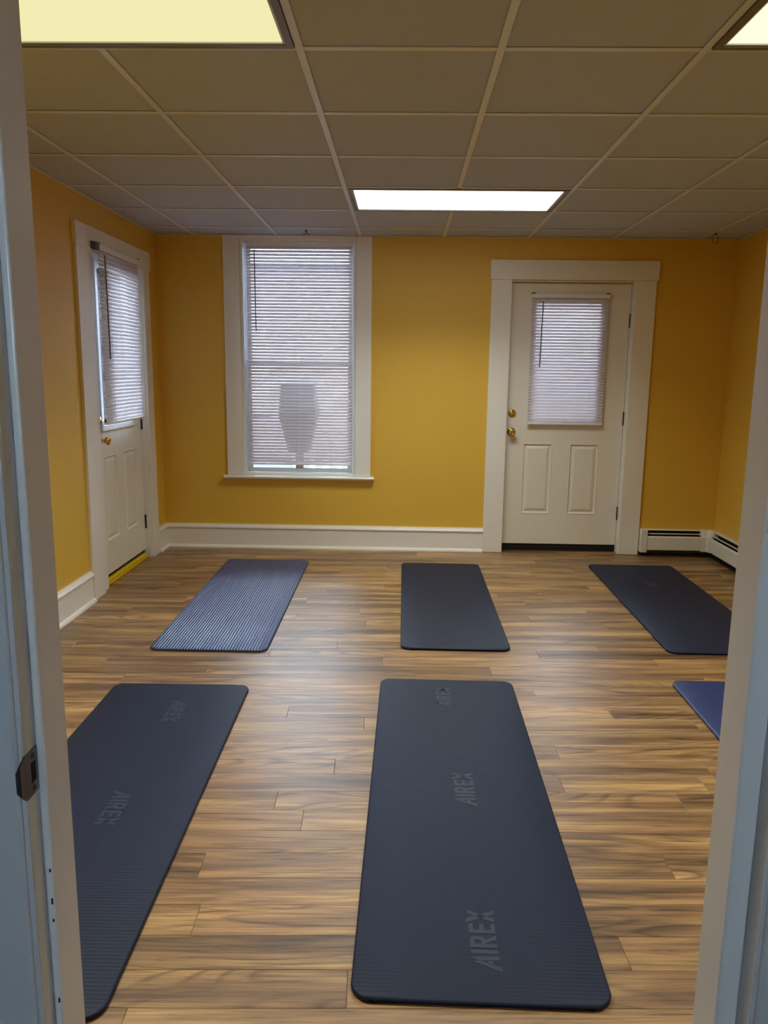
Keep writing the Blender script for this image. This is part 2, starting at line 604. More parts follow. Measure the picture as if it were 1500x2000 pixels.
# ------------------------------------------------------------------ structure: suspended ceiling
G, GX, GY = 0.6096, -0.3318, 2.5708
ceil = MB().box(XL - 0.1, XR + 0.1, YF - 0.05, D + 0.1, H + 0.12, H + 0.18).build('ceiling', 'tile')
tag(ceil, 'dull white suspended tile ceiling in a tee-bar grid', 'ceiling', kind='structure')
cols = [GX + i * G for i in range(-2, 5)]
rows = [GY + j * G for j in range(-2, 6)]
cu = [XL] + [c for c in cols if XL + 0.05 < c < XR - 0.02] + [XR]
ru = [YF] + [r for r in rows if YF + 0.05 < r < D - 0.02] + [D]
LIGHTS = [(0, 4, LAMP_FAR, 'far', 'bright white ceiling light panel near the back wall'),
          (-2, 0, LAMP_LEFT, 'left', 'yellowish ceiling light panel at the upper left'),
          (2, 0, LAMP_RIGHT, 'right', 'pale ceiling light panel cut off at the upper right')]
# a light fills two bays of one row; row index is that of its far edge
def light_rect(c0, r1):
    return (GX + c0 * G, GX + (c0 + 2) * G, GY + (r1 - 1) * G, GY + r1 * G)
LR = [light_rect(c, r) for c, r, *_ in LIGHTS]
tile_cache = {}
for i in range(len(cu) - 1):
    for j in range(len(ru) - 1):
        x0, x1, y0, y1 = cu[i], cu[i + 1], ru[j], ru[j + 1]
        mx, my = (x0 + x1) / 2, (y0 + y1) / 2
        if any(a < mx < bb and c < my < dd for a, bb, c, dd in LR):
            continue
        key = (round(x1 - x0, 3), round(y1 - y0, 3))
        if key not in tile_cache:
            hx, hy = key[0] / 2 - 0.003, key[1] / 2 - 0.003
            o = MB().box(-hx, hx, -hy, hy, 0, 0.016, bev=0.002).build('ceiling_tile', 'tile', None)
            tile_cache[key] = o.data
            o.parent = ceil
        else:
            o = inst('ceiling_tile', tile_cache[key], (0, 0, 0), ceil)
        o.location = (mx, my, H + 0.0035 + random.uniform(0, 0.001))
# main tees along the room
for x in cu[1:-1]:
    cut = [(c, dd) for a, bb, c, dd in LR if a + 0.1 < x < bb - 0.1]
    runs = [(YF, D)] if not cut else [(YF, cut[0][0]), (cut[0][1], D)]
    for ya, yb in runs:
        b = MB().box(x - 0.012, x + 0.012, ya, yb, H - 0.001, H + 0.002, bev=0.0006)
        b.box(x - 0.002, x + 0.002, ya, yb, H + 0.002, H + 0.035)
        b.build('main_tee', 'tee', ceil)
for y in ru[1:-1]:
    for i in range(len(cu) - 1):
        mx = (cu[i] + cu[i + 1]) / 2
        if any(a < mx < bb and c < y - 0.1 < dd and c < y + 0.1 < dd for a, bb, c, dd in LR):
            continue
        b = MB().box(cu[i] + 0.012, cu[i + 1] - 0.012, y - 0.012, y + 0.012, H - 0.0005, H + 0.0025, bev=0.0006)
        b.build('cross_tee', 'tee', ceil)
for nm, bx in (('back', (XL, XR, D - 0.02, D)), ('left', (XL, XL + 0.02, YF, D)), ('right', (XR - 0.02, XR, YF, D))):
    MB().box(*bx, H - 0.0015, H + 0.0012).build('wall_angle', 'tee', ceil)

for c0, r1, (lc, ls, ac, aw), key, lab in LIGHTS:
    x0, x1, y0, y1 = light_rect(c0, r1)
    x0 += 0.014; x1 -= 0.014; y0 += 0.014; y1 -= 0.014
    t = tag(empty('ceiling_light', ((x0 + x1) / 2, (y0 + y1) / 2, H)), lab, 'ceiling light', 'fluorescent troffers in the tile ceiling')
    fr_ = MB().slab(x0, x1, y0, y1, H - 0.006, H + 0.022, [(x0 + 0.022, x1 - 0.022, y0 + 0.022, y1 - 0.022)]).build('frame', 'lampframe', t)
    MB().slab(x0 + 0.022, x1 - 0.022, y0 + 0.022, y1 - 0.022, H - 0.002, H + 0.01, [(x0 + 0.030, x1 - 0.030, y0 + 0.030, y1 - 0.030)]).build('inner_frame', 'tee', fr_)
    MB().box(x0 + 0.030, x1 - 0.030, y0 + 0.030, y1 - 0.030, H + 0.002, H + 0.006).build('diffuser', emit_mat('diffuser_' + key, lc, ls), t)
    MB().box(x0 + 0.01, x1 - 0.01, y0 + 0.01, y1 - 0.01, H + 0.03, H + 0.1).build('housing', 'tee', t)
    al = bpy.data.lights.new('lamp_light', 'AREA')
    al.shape = 'RECTANGLE'
    al.size, al.size_y = x1 - x0 - 0.07, y1 - y0 - 0.07
    al.energy, al.color, al.spread = aw, ac, math.radians(125)
    lo = bpy.data.objects.new('lamp_light', al)
    C.objects.link(lo)
    lo.location = (0, 0, 0.0005)
    lo.parent = t

# ------------------------------------------------------------------ structure: baseboards
BPROF = [(0, 0), (0.034, 0), (0.034, 0.006), (0.030, 0.016), (0.022, 0.022), (0.018, 0.024), (0.018, 0.150), (0.020, 0.154), (0.026, 0.158),
         (0.026, 0.166), (0.022, 0.172), (0.014, 0.178), (0.010, 0.187), (0, 0.187)]
o = MB(fr_back(D)).prism_u(BPROF, XL, 0.632).build('baseboard_back', 'trim')
tag(o, 'tall white baseboard below the window on the back wall', 'baseboard', kind='structure')
o = MB(fr_left(XL)).prism_u(BPROF, YF + 0.02, 4.452).build('baseboard_left', 'trim')
tag(o, 'white baseboard on the left wall nearer than its door', 'baseboard', kind='structure')
o = MB(fr_left(XL)).prism_u(BPROF, 5.72, D - 0.02).build('baseboard_left_far', 'trim')
tag(o, 'short white baseboard between left door and back corner', 'baseboard', kind='structure')


# ------------------------------------------------------------------ doors
def make_door(name, label, fr, op, face_d, slab_u, slab_w, panels, lite, knob, bolt, hinges, cas, loc):
    """op: opening (u0,u1,top); face_d: depth of the slab's room face; cas: (outer u0, inner u0, inner u1, outer u1, head bottom, head top)"""
    t = tag(empty(name, loc), label, 'door', kind='structure')
    # casing boards
    for s, (a, c) in (('l', (cas[0], cas[1])), ('r', (cas[2], cas[3]))):
        MB(fr).box(a, c, 0.0, cas[4], 0, 0.020, bev=0.002).build('side_casing', 'trim', t)
    MB(fr).box(cas[0] - 0.010, cas[3] + 0.014, cas[4] + 0.0005, cas[5], 0, 0.026, bev=0.002).build('head_casing', 'trim', t)
    # jambs
    jd = -0.155
    MB(fr).box(op[0] + 0.001, slab_u[0] - 0.003, 0, op[2] - 0.001, jd, 0.0, bev=0.001).build('jamb', 'trim', t)
    MB(fr).box(slab_u[1] + 0.003, op[1] - 0.001, 0, op[2] - 0.001, jd, 0.0, bev=0.001).build('jamb', 'trim', t)
    MB(fr).box(slab_u[0] - 0.003, slab_u[1] + 0.003, slab_w[1] + 0.004, op[2] - 0.001, jd, 0.0).build('head_jamb', 'trim', t)
    MB(fr).box(slab_u[0] - 0.002, slab_u[1] + 0.002, 0.0005, 0.023 if name == 'door_1' else 0.039, jd, face_d - 0.014).build('threshold', 'black', t)  # black and raised to block daylight leaking under the door
    # stops behind the slab
    MB(fr).box(slab_u[0] - 0.003, slab_u[0] + 0.014, 0.022, slab_w[1] + 0.004, jd + 0.01, face_d - 0.048).build('door_stop', 'trim', t)
    MB(fr).box(slab_u[1] - 0.014, slab_u[1] + 0.003, 0.022, slab_w[1] + 0.004, jd + 0.01, face_d - 0.048).build('door_stop', 'trim', t)
    MB(fr).box(slab_u[0] + 0.0145, slab_u[1] - 0.0145, slab_w[1] - 0.012, slab_w[1] + 0.0035, jd + 0.01, face_d - 0.048).build('head_stop', 'trim', t)
    MB(fr).box(slab_u[0], slab_u[1], slab_w[1] + 0.0003, slab_w[1] + 0.0037, face_d - 0.044, face_d - 0.006).build('head_gap_fill', 'black', t)  # black filler: blocks leaking light and paints the gap above the slab dark
    holes = [p for p in panels] + [lite]
    sl = MB(fr).slab(slab_u[0], slab_u[1], slab_w[0], slab_w[1], face_d - 0.044, face_d, holes).build('slab', 'door', t)
    for p in panels:
        MB(fr).rings(*p, [(-0.006, face_d + 0.0004), (-0.004, face_d + 0.0022), (0.001, face_d + 0.0022), (0.006, face_d - 0.010), (0.011, face_d - 0.0105), (0.034, face_d - 0.0008), (0.036, face_d - 0.0006)]).build('panel', 'door', sl)
    # glazing frame and pane
    l0, l1, l2, l3 = lite
    MB(fr).slab(l0 - 0.028, l1 + 0.028, l2 - 0.028, l3 + 0.028, face_d - 0.056, face_d + 0.011, [(l0 + 0.006, l1 - 0.006, l2 + 0.006, l3 - 0.006)]).build('glazing_frame', 'vinyl', sl)
    MB(fr).box(l0 + 0.004, l1 - 0.004, l2 + 0.004, l3 - 0.004, face_d - 0.026, face_d - 0.022).build('pane', 'pane', sl)
    MB(fr).box(slab_u[0] + 0.002, slab_u[1] - 0.002, 0.0235 if name == 'door_1' else 0.0395, slab_w[0] - 0.0005, face_d - 0.043, face_d - 0.010).build('door_gap_fill', 'black', sl)  # black box added for the dark gap below the slab, stops light leaking
    # brass hardware
    k = MB(fr).lathe(knob[0], knob[1], [(0.0, face_d + 0.0), (0.032, face_d + 0.0), (0.033, face_d + 0.004), (0.030, face_d + 0.008), (0.016, face_d + 0.011), (0.011, face_d + 0.016),
        (0.010, face_d + 0.030), (0.014, face_d + 0.036), (0.023, face_d + 0.041), (0.0275, face_d + 0.050), (0.0265, face_d + 0.059), (0.019, face_d + 0.066), (0.010, face_d + 0.068), (0.009, face_d + 0.066), (0, face_d + 0.066)]).build('knob', 'brass', t, smooth=True)
    MB(fr).box(knob[0] - 0.002, knob[0] + 0.002, knob[1] - 0.006, knob[1] + 0.006, face_d + 0.066, face_d + 0.071).build('lock_button', 'brass', k)
    k = MB(fr).lathe(bolt[0], bolt[1], [(0.0, face_d), (0.028, face_d), (0.029, face_d + 0.004), (0.026, face_d + 0.010), (0.018, face_d + 0.013), (0, face_d + 0.0135)]).build('deadbolt', 'brass', t, smooth=True)
    MB(fr).poly_w([(bolt[0] - 0.017, face_d + 0.014), (bolt[0] + 0.017, face_d + 0.014), (bolt[0] + 0.014, face_d + 0.027), (bolt[0] - 0.014, face_d + 0.027)], bolt[1] - 0.004, bolt[1] + 0.004).build('thumb_turn', 'brass', k)
    for hw in hinges:
        hu = slab_u[1] + 0.001
        b = MB(fr)
        b.tube([(hu, hw - 0.05, face_d + 0.006), (hu, hw + 0.05, face_d + 0.006)], 0.0065, 10)
        b.box(hu - 0.004, hu + 0.018, hw - 0.05, hw + 0.05, face_d - 0.004, face_d + 0.0015)
        b.lathe(hu, hw, [(0, face_d + 0.0), (0.001, face_d + 0.001), (0, face_d + 0.002)], 6)
        b.build('hinge', 'hinge', t)
    return t


FB, FL = fr_back(D), fr_left(XL)
make_door('door_1', 'white half-glazed back door with two raised panels and brass knob', FB, DOOR_B, -0.05, (0.757, 1.672), (0.060, 2.030),
          [(0.930, 1.142, 0.304, 0.840), (1.286, 1.497, 0.304, 0.840)], (0.975, 1.465, 1.03, 1.905), (0.829, 0.930), (0.829, 1.072), (1.764, 1.041, 0.313),
          (0.633, 0.782, 1.681, 1.832, 2.045, 2.184), (1.21, D, 0))
make_door('door_2', 'white half-glazed side door in the left wall with yellow strip below', FL, DOOR_L, -0.04, (4.735, 5.580), (0.062, 2.062),
          [(4.868, 5.072, 0.278, 0.818), (5.216, 5.436, 0.278, 0.818)], (4.862, 5.385, 1.012, 1.99), (4.802, 0.930), (4.806, 1.057), (1.80, 0.992, 0.269),
          (4.462, 4.632, 5.592, 5.716, 2.052, 2.178), (XL, 5.13, 0))
# yellow strip pushed under the left door
t = tag(empty('threshold_strip', (XL - 0.03, 5.15, 0)), 'yellow strip lying under the left door, pale at its near end', 'strip')
bar = MB(FL).box(4.745, 5.545, 0.001, 0.038, -0.0525, -0.022, bev=0.003).build('bar', 'yellow', t)
MB(FL).box(4.722, 4.745, 0.001, 0.036, -0.054, -0.020, bev=0.003).build('end_cap', 'trim', t)
MB(FL).box(4.760, 5.535, 0.028, 0.031, -0.022, -0.0205).build('groove', mat('yellow_groove', lin(190, 150, 14), 0.5), bar)

# ------------------------------------------------------------------ window in the back wall
t = tag(empty('window_1', (-0.79, D, WIN[2])), 'tall white cased sash window in the back wall behind a blind', 'window', kind='structure')
MB(FB).box(-1.341, WIN[0], WIN[2] + 0.001, H - 0.002, 0, 0.020, bev=0.002).build('side_casing', 'trim', t)
MB(FB).box(WIN[1], -0.244, WIN[2] + 0.001, H - 0.002, 0, 0.020, bev=0.002).build('side_casing', 'trim', t)
MB(FB).box(WIN[0], WIN[1], WIN[3] - 0.012, H - 0.002, 0, 0.0195, bev=0.001).build('head_casing', 'trim', t)
SILL = [(0.0, WIN[2] - 0.028), (0.036, WIN[2] - 0.028), (0.050, WIN[2] - 0.022), (0.056, WIN[2] - 0.012), (0.050, WIN[2] - 0.003), (0.042, WIN[2]), (0.0, WIN[2])]
MB(FB).prism_u(SILL, -1.366, -0.215).build('window_sill', 'trim', t)
iu0, iu1, iw0, iw1 = WIN
MB(FB).slab(iu0 + 0.001, iu1 - 0.001, iw0 + 0.001, iw1 - 0.001, -0.15, -0.002, [(iu0 + 0.022, iu1 - 0.022, iw0 + 0.022, iw1 - 0.022)]).build('frame', 'vinyl', t)
s0 = (iu0 + 0.022, iu1 - 0.022)
mid = 1.43
for (z0, z1, dd) in ((iw0 + 0.022, mid + 0.012, -0.065), (mid - 0.012, iw1 - 0.022, -0.10)):
    sash = MB(FB).slab(s0[0], s0[1], z0, z1, dd - 0.03, dd, [(s0[0] + 0.036, s0[1] - 0.036, z0 + 0.024, z1 - 0.024)]).build('sash', 'vinyl', t)
    MB(FB).box(s0[0] + 0.034, s0[1] - 0.034, z0 + 0.022, z1 - 0.022, dd - 0.018, dd - 0.014).build('pane', 'pane', sash)
    MB(FB).slab(s0[0] + 0.034, s0[1] - 0.034, z0 + 0.022, z1 - 0.022, dd - 0.013, dd - 0.006, [(s0[0] + 0.039, s0[1] - 0.039, z0 + 0.027, z1 - 0.027)]).build('glazing_gasket', 'grey', sash)


# ------------------------------------------------------------------ venetian blinds
def make_blind(label, fr, u0, u1, wtop, wbot, d, n, tilt, wand, cords, rail_h=0.036, ends='black', side_bracket=False):
    """wtop: top of the headrail; wbot: underside of the bottom rail; d: centre depth"""
    root = fr((u0 + u1) / 2, wbot, d)
    t = tag(empty('venetian_blind', root), label, 'blind', 'white venetian blinds')
    MB(fr).box(u0, u1, wtop - rail_h, wtop, d - 0.016, d + 0.016, bev=0.002).build('headrail', 'rail', t)
    for a, c in ((u0 - 0.004, u0 + 0.026), (u1 - 0.026, u1 + 0.004)):
        MB(fr).box(a, c, wtop + 0.0005, wtop + 0.007, d - 0.014, d + 0.014, bev=0.001).build('bracket', ends, t)
    if side_bracket:
        b = MB(fr).box(u0 - 0.048, u0 - 0.002, wtop - 0.040, wtop + 0.006, d - 0.017, d + 0.018, bev=0.004)
        b.box(u0 - 0.056, u0 - 0.046, wtop - 0.034, wtop + 0.008, d - 0.017, d - 0.008)
        b.build('side_bracket', 'grey', t)
    br = MB(fr).box(u0 + 0.003, u1 - 0.003, wbot, wbot + 0.014, d - 0.012, d + 0.012, bev=0.003).build('bottom_rail', 'rail', t)
    for cu_ in cords:
        MB(fr).lathe(cu_, wbot + 0.007, [(0.005, d + 0.0118), (0.005, d + 0.0135), (0.003, d + 0.0145), (0, d + 0.0145)], 10).build('cord_button', 'cord', br)
    top, bot = wtop - rail_h - 0.010, wbot + 0.026
    pitch = (top - bot) / (n - 1)
    a = math.radians(tilt)
    prof = []
    for k in range(5):
        s = -1 + k * 0.5
        x, c = 0.0118 * s, 0.0017 * (1 - s * s)
        # chord runs from the room-side lower edge up to the window-side edge
        prof.append((-x * math.cos(a) + c * math.sin(a), x * math.sin(a) + c * math.cos(a)))
    um, hl = (u0 + u1) / 2, (u1 - u0) / 2 - 0.003
    b = MB(fr)
    A = [b.v(um - hl, bot + w_, d + d_) for d_, w_ in prof]
    B = [b.v(um + hl, bot + w_, d + d_) for d_, w_ in prof]
    for k in range(4):
        b.face([A[k], A[k + 1], B[k + 1], B[k]])
    s0 = b.build('slat', 'slat', t, smooth=True, loc=fr(um, bot, d), recalc=False)
    for k in range(1, n):
        inst('slat', s0.data, fr(um, bot + k * pitch, d) - root, t)
    for cu_ in cords:
        b = MB(fr)
        for dd in (-0.0135, 0.0135):
            b.tube([(cu_, wbot + 0.013, d + dd), (cu_, wtop - rail_h, d + dd)], 0.0007, 5)
        b.build('ladder_cord', 'cord', t)
    wu, w1, w0, sl = wand
    b = MB(fr)
    b.tube([(wu, w1, d + 0.024), (wu + sl * 0.5, (w0 + w1) / 2, d + 0.026), (wu + sl, w0, d + 0.027)], 0.0045, 6)
    wd = b.build('tilt_wand', 'wand', t)
    b = MB(fr)
    b.tube([(wu, w1 + 0.028, d + 0.014), (wu, w1 + 0.020, d + 0.022), (wu, w1, d + 0.024)], 0.002, 6)
    b.build('wand_hook', 'rail', wd)
    return t


make_blind('tall white venetian blind filling the back wall window', FB, -1.178, -0.388, 2.302, 0.655, -0.018, 68, 60, (-1.112, 2.240, 1.655, 0.006), (-1.050, -0.79, -0.528))
make_blind('white venetian blind hung on the back door window', FB, 0.938, 1.508, 1.950, 0.990, -0.020, 41, 67, (1.018, 1.895, 1.42, -0.006), (1.075, 1.385), rail_h=0.03)
make_blind('white venetian blind hung on the left side door', FL, 4.705, 5.408, 2.088, 1.035, 0.044, 44, 67, (4.755, 2.030, 1.43, 0.004), (4.84, 5.03, 5.24), rail_h=0.036, ends='grey', side_bracket=True)

# ------------------------------------------------------------------ doorway frame (nearest the viewer)
t = tag(empty('door_3', (0, YF, 0)), 'white painted frame of the open doorway in the foreground', 'door frame', kind='structure')
W2 = lambda u, w, d: Vector((u, YF - d, w))          # d counts towards the viewer
ST = 0.070                                           # stop depth along the wall
for s in (-1, 1):
    rab, stop = (OX0, -0.459) if s < 0 else (OX1, 0.437)
    a, c = sorted((rab, rab + s * 0.018))
    MB(W2).box(a, c, 0, 2.07, 0.0, 0.102, bev=0.0015, seg=2).build('jamb', 'jamb', t)
    a, c = sorted((rab + s * 0.0, stop))
    MB(W2).box(a, c, 0, 2.05, 0.0, ST, bev=0.003, seg=3).build('door_stop', 'stop', t)
    a, c = sorted((rab + s * 0.006, rab + s * 0.10))
    MB(W2).box(a, c, 0, 2.07, 0.088, 0.108, bev=0.004, seg=3).build('hall_casing', 'jamb', t)
    a, c = sorted((rab + s * 0.008, rab + s * 0.11))
    MB(W2).box(a, c, 0, 2.06, -0.010, 0.012, bev=0.002).build('room_casing', 'trim', t)
MB(W2).box(OX0 - 0.018, OX1 + 0.018, 2.07, 2.088, 0.0, 0.102).build('head_jamb', 'jamb', t)
MB(W2).box(OX0, OX1, 2.05, 2.069, 0.0, ST).build('head_stop', 'jamb', t)
MB(W2).box(OX0 - 0.10, OX1 + 0.10, 2.075, 2.17, 0.088, 0.108, bev=0.003).build('head_casing', 'jamb', t)
MB(W2).box(OX0 - 0.11, OX1 + 0.11, 2.062, 2.18, -0.014, 0.012, bev=0.002).build('head_casing', 'trim', t)
# strike plate on the left rabbet
FS = lambda u, w, d: Vector((OX0 + d, YF - u, w))     # u towards the viewer, d into the opening
sz = 0.872
sp = MB(FS).slab(ST + 0.001, ST + 0.034, sz - 0.030, sz + 0.030, -0.0005, 0.0022, [(ST + 0.006, ST + 0.020, sz - 0.014, sz + 0.014)]).build('strike_plate', 'steel', t)
b = MB(FS)
prof = [(ST + 0.033, 0.0022), (ST + 0.038, 0.0020), (ST + 0.043, 0.0002), (ST + 0.047, -0.004), (ST + 0.045, -0.0055), (ST + 0.041, -0.002), (ST + 0.037, -0.0004), (ST + 0.033, -0.0005)]
hh = [0.029, 0.027, 0.022, 0.013, 0.013, 0.022, 0.027, 0.029]
for _ in (0,):
    A = [b.v(u, sz - q, d) for (u, d), q in zip(prof, hh)]
    B = [b.v(u, sz + q, d) for (u, d), q in zip(prof, hh)]
    for k in range(len(prof)):
        b.face([A[k], A[(k + 1) % len(prof)], B[(k + 1) % len(prof)], B[k]])
    b.face(A[::-1]); b.face(B)
b.build('strike_lip', 'steel', sp)
MB(FS).box(ST + 0.006, ST + 0.020, sz - 0.014, sz + 0.014, -0.0008, 0.0004).build('latch_hole', 'black', sp)
for dz in (-0.022, 0.022):
    MB(FS).lathe(ST + 0.014, sz + dz, [(0.0042, 0.0022), (0.0038, 0.0032), (0.0, 0.0034)], 12).build('screw', 'hinge', sp)
MB(FS).box(ST + 0.012, ST + 0.028, 0.02, sz - 0.031, 0.0001, 0.0005).build('worn_paint_band', 'worn', t)
MB(FS).box(ST + 0.012, ST + 0.028, sz + 0.031, 1.9, 0.0001, 0.0005).build('worn_paint_band', 'worn', t)
for cz, ch in ((0.721, 0.0022), (0.675, 0.0045), (0.646, 0.0022), (0.522, 0.0035)):
    MB(W2).box(-0.4635, -0.4612, cz - ch, cz + ch, ST - 0.0004, ST + 0.0005).build('paint_chip', 'black', t)


# ------------------------------------------------------------------ baseboard heater
def heater_run(t, fr, u0, u1, e0, e1):
    MB(fr).box(u0, u1, 0.018, 0.204, 0.0005, 0.004).build('back_plate', 'heater', t)
    MB(fr).prism_u([(0.0045, 0.2045), (0.026, 0.2045), (0.034, 0.200), (0.034, 0.197), (0.026, 0.2005), (0.0045, 0.2005)], u0, u1).build('hood', 'heater', t)
    MB(fr).prism_u([(0.046, 0.178), (0.052, 0.173), (0.050, 0.171), (0.044, 0.176)], u0, u1).build('damper', 'heater', t)
    MB(fr).prism_u([(0.058, 0.158), (0.065, 0.150), (0.066, 0.146), (0.066, 0.052), (0.060, 0.046), (0.050, 0.046), (0.050, 0.048), (0.059, 0.049), (0.0635, 0.054), (0.0635, 0.145), (0.057, 0.156)], u0, u1).build('front_cover', 'heater', t)
    MB(fr).box(u0, u1, 0.030, 0.160, 0.006, 0.044).build('fin_element', 'fin', t)  # element box enlarged so the inside reads as shaded
    MB(fr).box(u0, u1, 0.160, 0.1995, 0.0045, 0.010).build('slot_shade', 'fin', t)  # dark sheet added to paint the shade in the slot
    MB(fr).box(u0 - e0, u1 + e1, 0.001, 0.0175, 0.001, 0.040).build('base_shade', 'black', t)  # black strip painting the shaded gap below the heater


FRR = fr_right(XR)
t = tag(empty('baseboard_heater', (2.1, D - 0.03, 0)), 'short cream baseboard heater beside the back door', 'heater', 'hot water baseboard heaters')
heater_run(t, FB, 1.886, XR - 0.115, 0.04, 0.113)
ec = MB(FB).box(1.838, 1.886, 0.028, 0.2065, 0.0005, 0.0685, bev=0.003).build('end_cap', 'heater', t)
MB(FB).box(1.848, 1.884, 0.034, 0.150, 0.0685, 0.0705, bev=0.0008).build('end_cap_door', 'heater', ec)
x, y = XR, D
b = MB()
P = [(x - 0.115, y - 0.0005), (x - 0.115, y - 0.0685), (x - 0.080, y - 0.0685), (x - 0.0685, y - 0.080), (x - 0.0685, y - 0.115), (x - 0.0005, y - 0.115), (x - 0.0005, y - 0.0005)]
Pt = [(x - 0.115, y - 0.0005), (x - 0.115, y - 0.034), (x - 0.055, y - 0.034), (x - 0.034, y - 0.055), (x - 0.034, y - 0.115), (x - 0.0005, y - 0.115), (x - 0.0005, y - 0.0005)]
Vr = [[b.bm.verts.new((px, py, z)) for px, py in pp] for pp, z in ((P, 0.044), (P, 0.150), (Pt, 0.2055))]
for A, B in zip(Vr, Vr[1:]):
    for k in range(7):
        b.face([A[k], A[(k + 1) % 7], B[(k + 1) % 7], B[k]])
b.face(Vr[0][::-1]); b.face(Vr[2])
b.build('corner_cover', 'heater', t)
t = tag(empty('baseboard_heater', (XR - 0.03, 4.0, 0)), 'long cream baseboard heater along the right wall', 'heater', 'hot water baseboard heaters')
heater_run(t, FRR, -(D - 0.115), -(YF + 0.35), 0.073, 0.04)
MB(FRR).box(-(YF + 0.35), -(YF + 0.30), 0.028, 0.2065, 0.0005, 0.0685, bev=0.003).build('end_cap', 'heater', t)


# ------------------------------------------------------------------ exercise mats
def rr_half(s, L, W, r):
    """half extent across at station s along a rounded rectangle"""
    e = L / 2 - abs(s)
    if e >= r:
        return W / 2
    e = max(e, 0.0)
    return W / 2 - r + math.sqrt(max(r * r - (r - e) ** 2, 0))


def make_mat(label, cx, cy, rz, W=0.60, L=1.86, ribs='cross', m='navy', logos=(), curl=0.0):
    t = tag(empty('exercise_mat', (cx, cy, 0)), label, 'exercise mat', 'navy exercise mats laid out on the floor')
    t.rotation_euler = (0, 0, rz)
    T, r, amp = 0.0145, 0.05, 0.0005
    lengthwise = ribs == 'length'
    A, B = (W, L) if lengthwise else (L, W)       # stations run along A, strips across B
    pitch = 0.0145 if lengthwise else 0.0118
    n = int(A / pitch) * 6
    if lengthwise:
        amp = 0.0030
    st = sorted({round(-A / 2 + A * i / n, 5) for i in range(n + 1)} | {round(sg * (A / 2 - r + r * math.sin(k * math.pi / 20)), 5) for k in range(11) for sg in (-1, 1)})
    bm = bmesh.new()
    prev = None
    for s in st:
        hw = max(rr_half(s, A, B, r), 0.001)
        e = min(1.0, (A / 2 - abs(s)) / 0.008)
        rib = amp * (0.5 - 0.5 * math.cos(2 * math.pi * s / pitch)) if abs(s) < A / 2 - 0.006 else amp
        zt = T - rib - (1 - math.sqrt(max(0, 1 - (1 - e) ** 2))) * 0.006
        zb = 0.0005 + (1 - math.sqrt(max(0, 1 - (1 - e) ** 2))) * 0.004
        q = [(-hw + 0.004, zb), (-hw, zb + 0.004), (-hw, zt - 0.005), (-hw + 0.002, zt - 0.0015), (-hw + 0.006, zt)]
        if hw < 0.02:
            q = [(-hw, zb), (-hw, zb + 0.001), (-hw, zt - 0.001), (-hw, zt - 0.0005), (-hw, zt)]
        qm = [(-hw * 0.5, zt), (0, zt), (hw * 0.5, zt)]
        prof = q + qm + [(-x_, z_) for x_, z_ in reversed(q)]
        ring = [bm.verts.new((s, x_, z_) if lengthwise else (x_, s, z_)) for x_, z_ in prof]
        if prev:
            k = len(ring)
            for i in range(k):
                bm.faces.new([prev[i], prev[(i + 1) % k], ring[(i + 1) % k], ring[i]])
        else:
            bm.faces.new(ring)
        prev = ring
    bm.faces.new(prev)
    bmesh.ops.recalc_face_normals(bm, faces=bm.faces)
    me = bpy.data.meshes.new('mat_pad')
    bm.to_mesh(me)
    bm.free()
    me.materials.append(M[m])
    me.polygons.foreach_set('use_smooth', [True] * len(me.polygons))
    o = inst('mat_pad', me, (0, 0, 0), t)
    for lx, ly, ang, size in logos:
        lm = logo_mesh(size)
        g = inst('logo_lettering', lm, (lx, ly, T - 0.0004), t)
        g.rotation_euler = (0, 0, ang)
    return t


_logo = {}


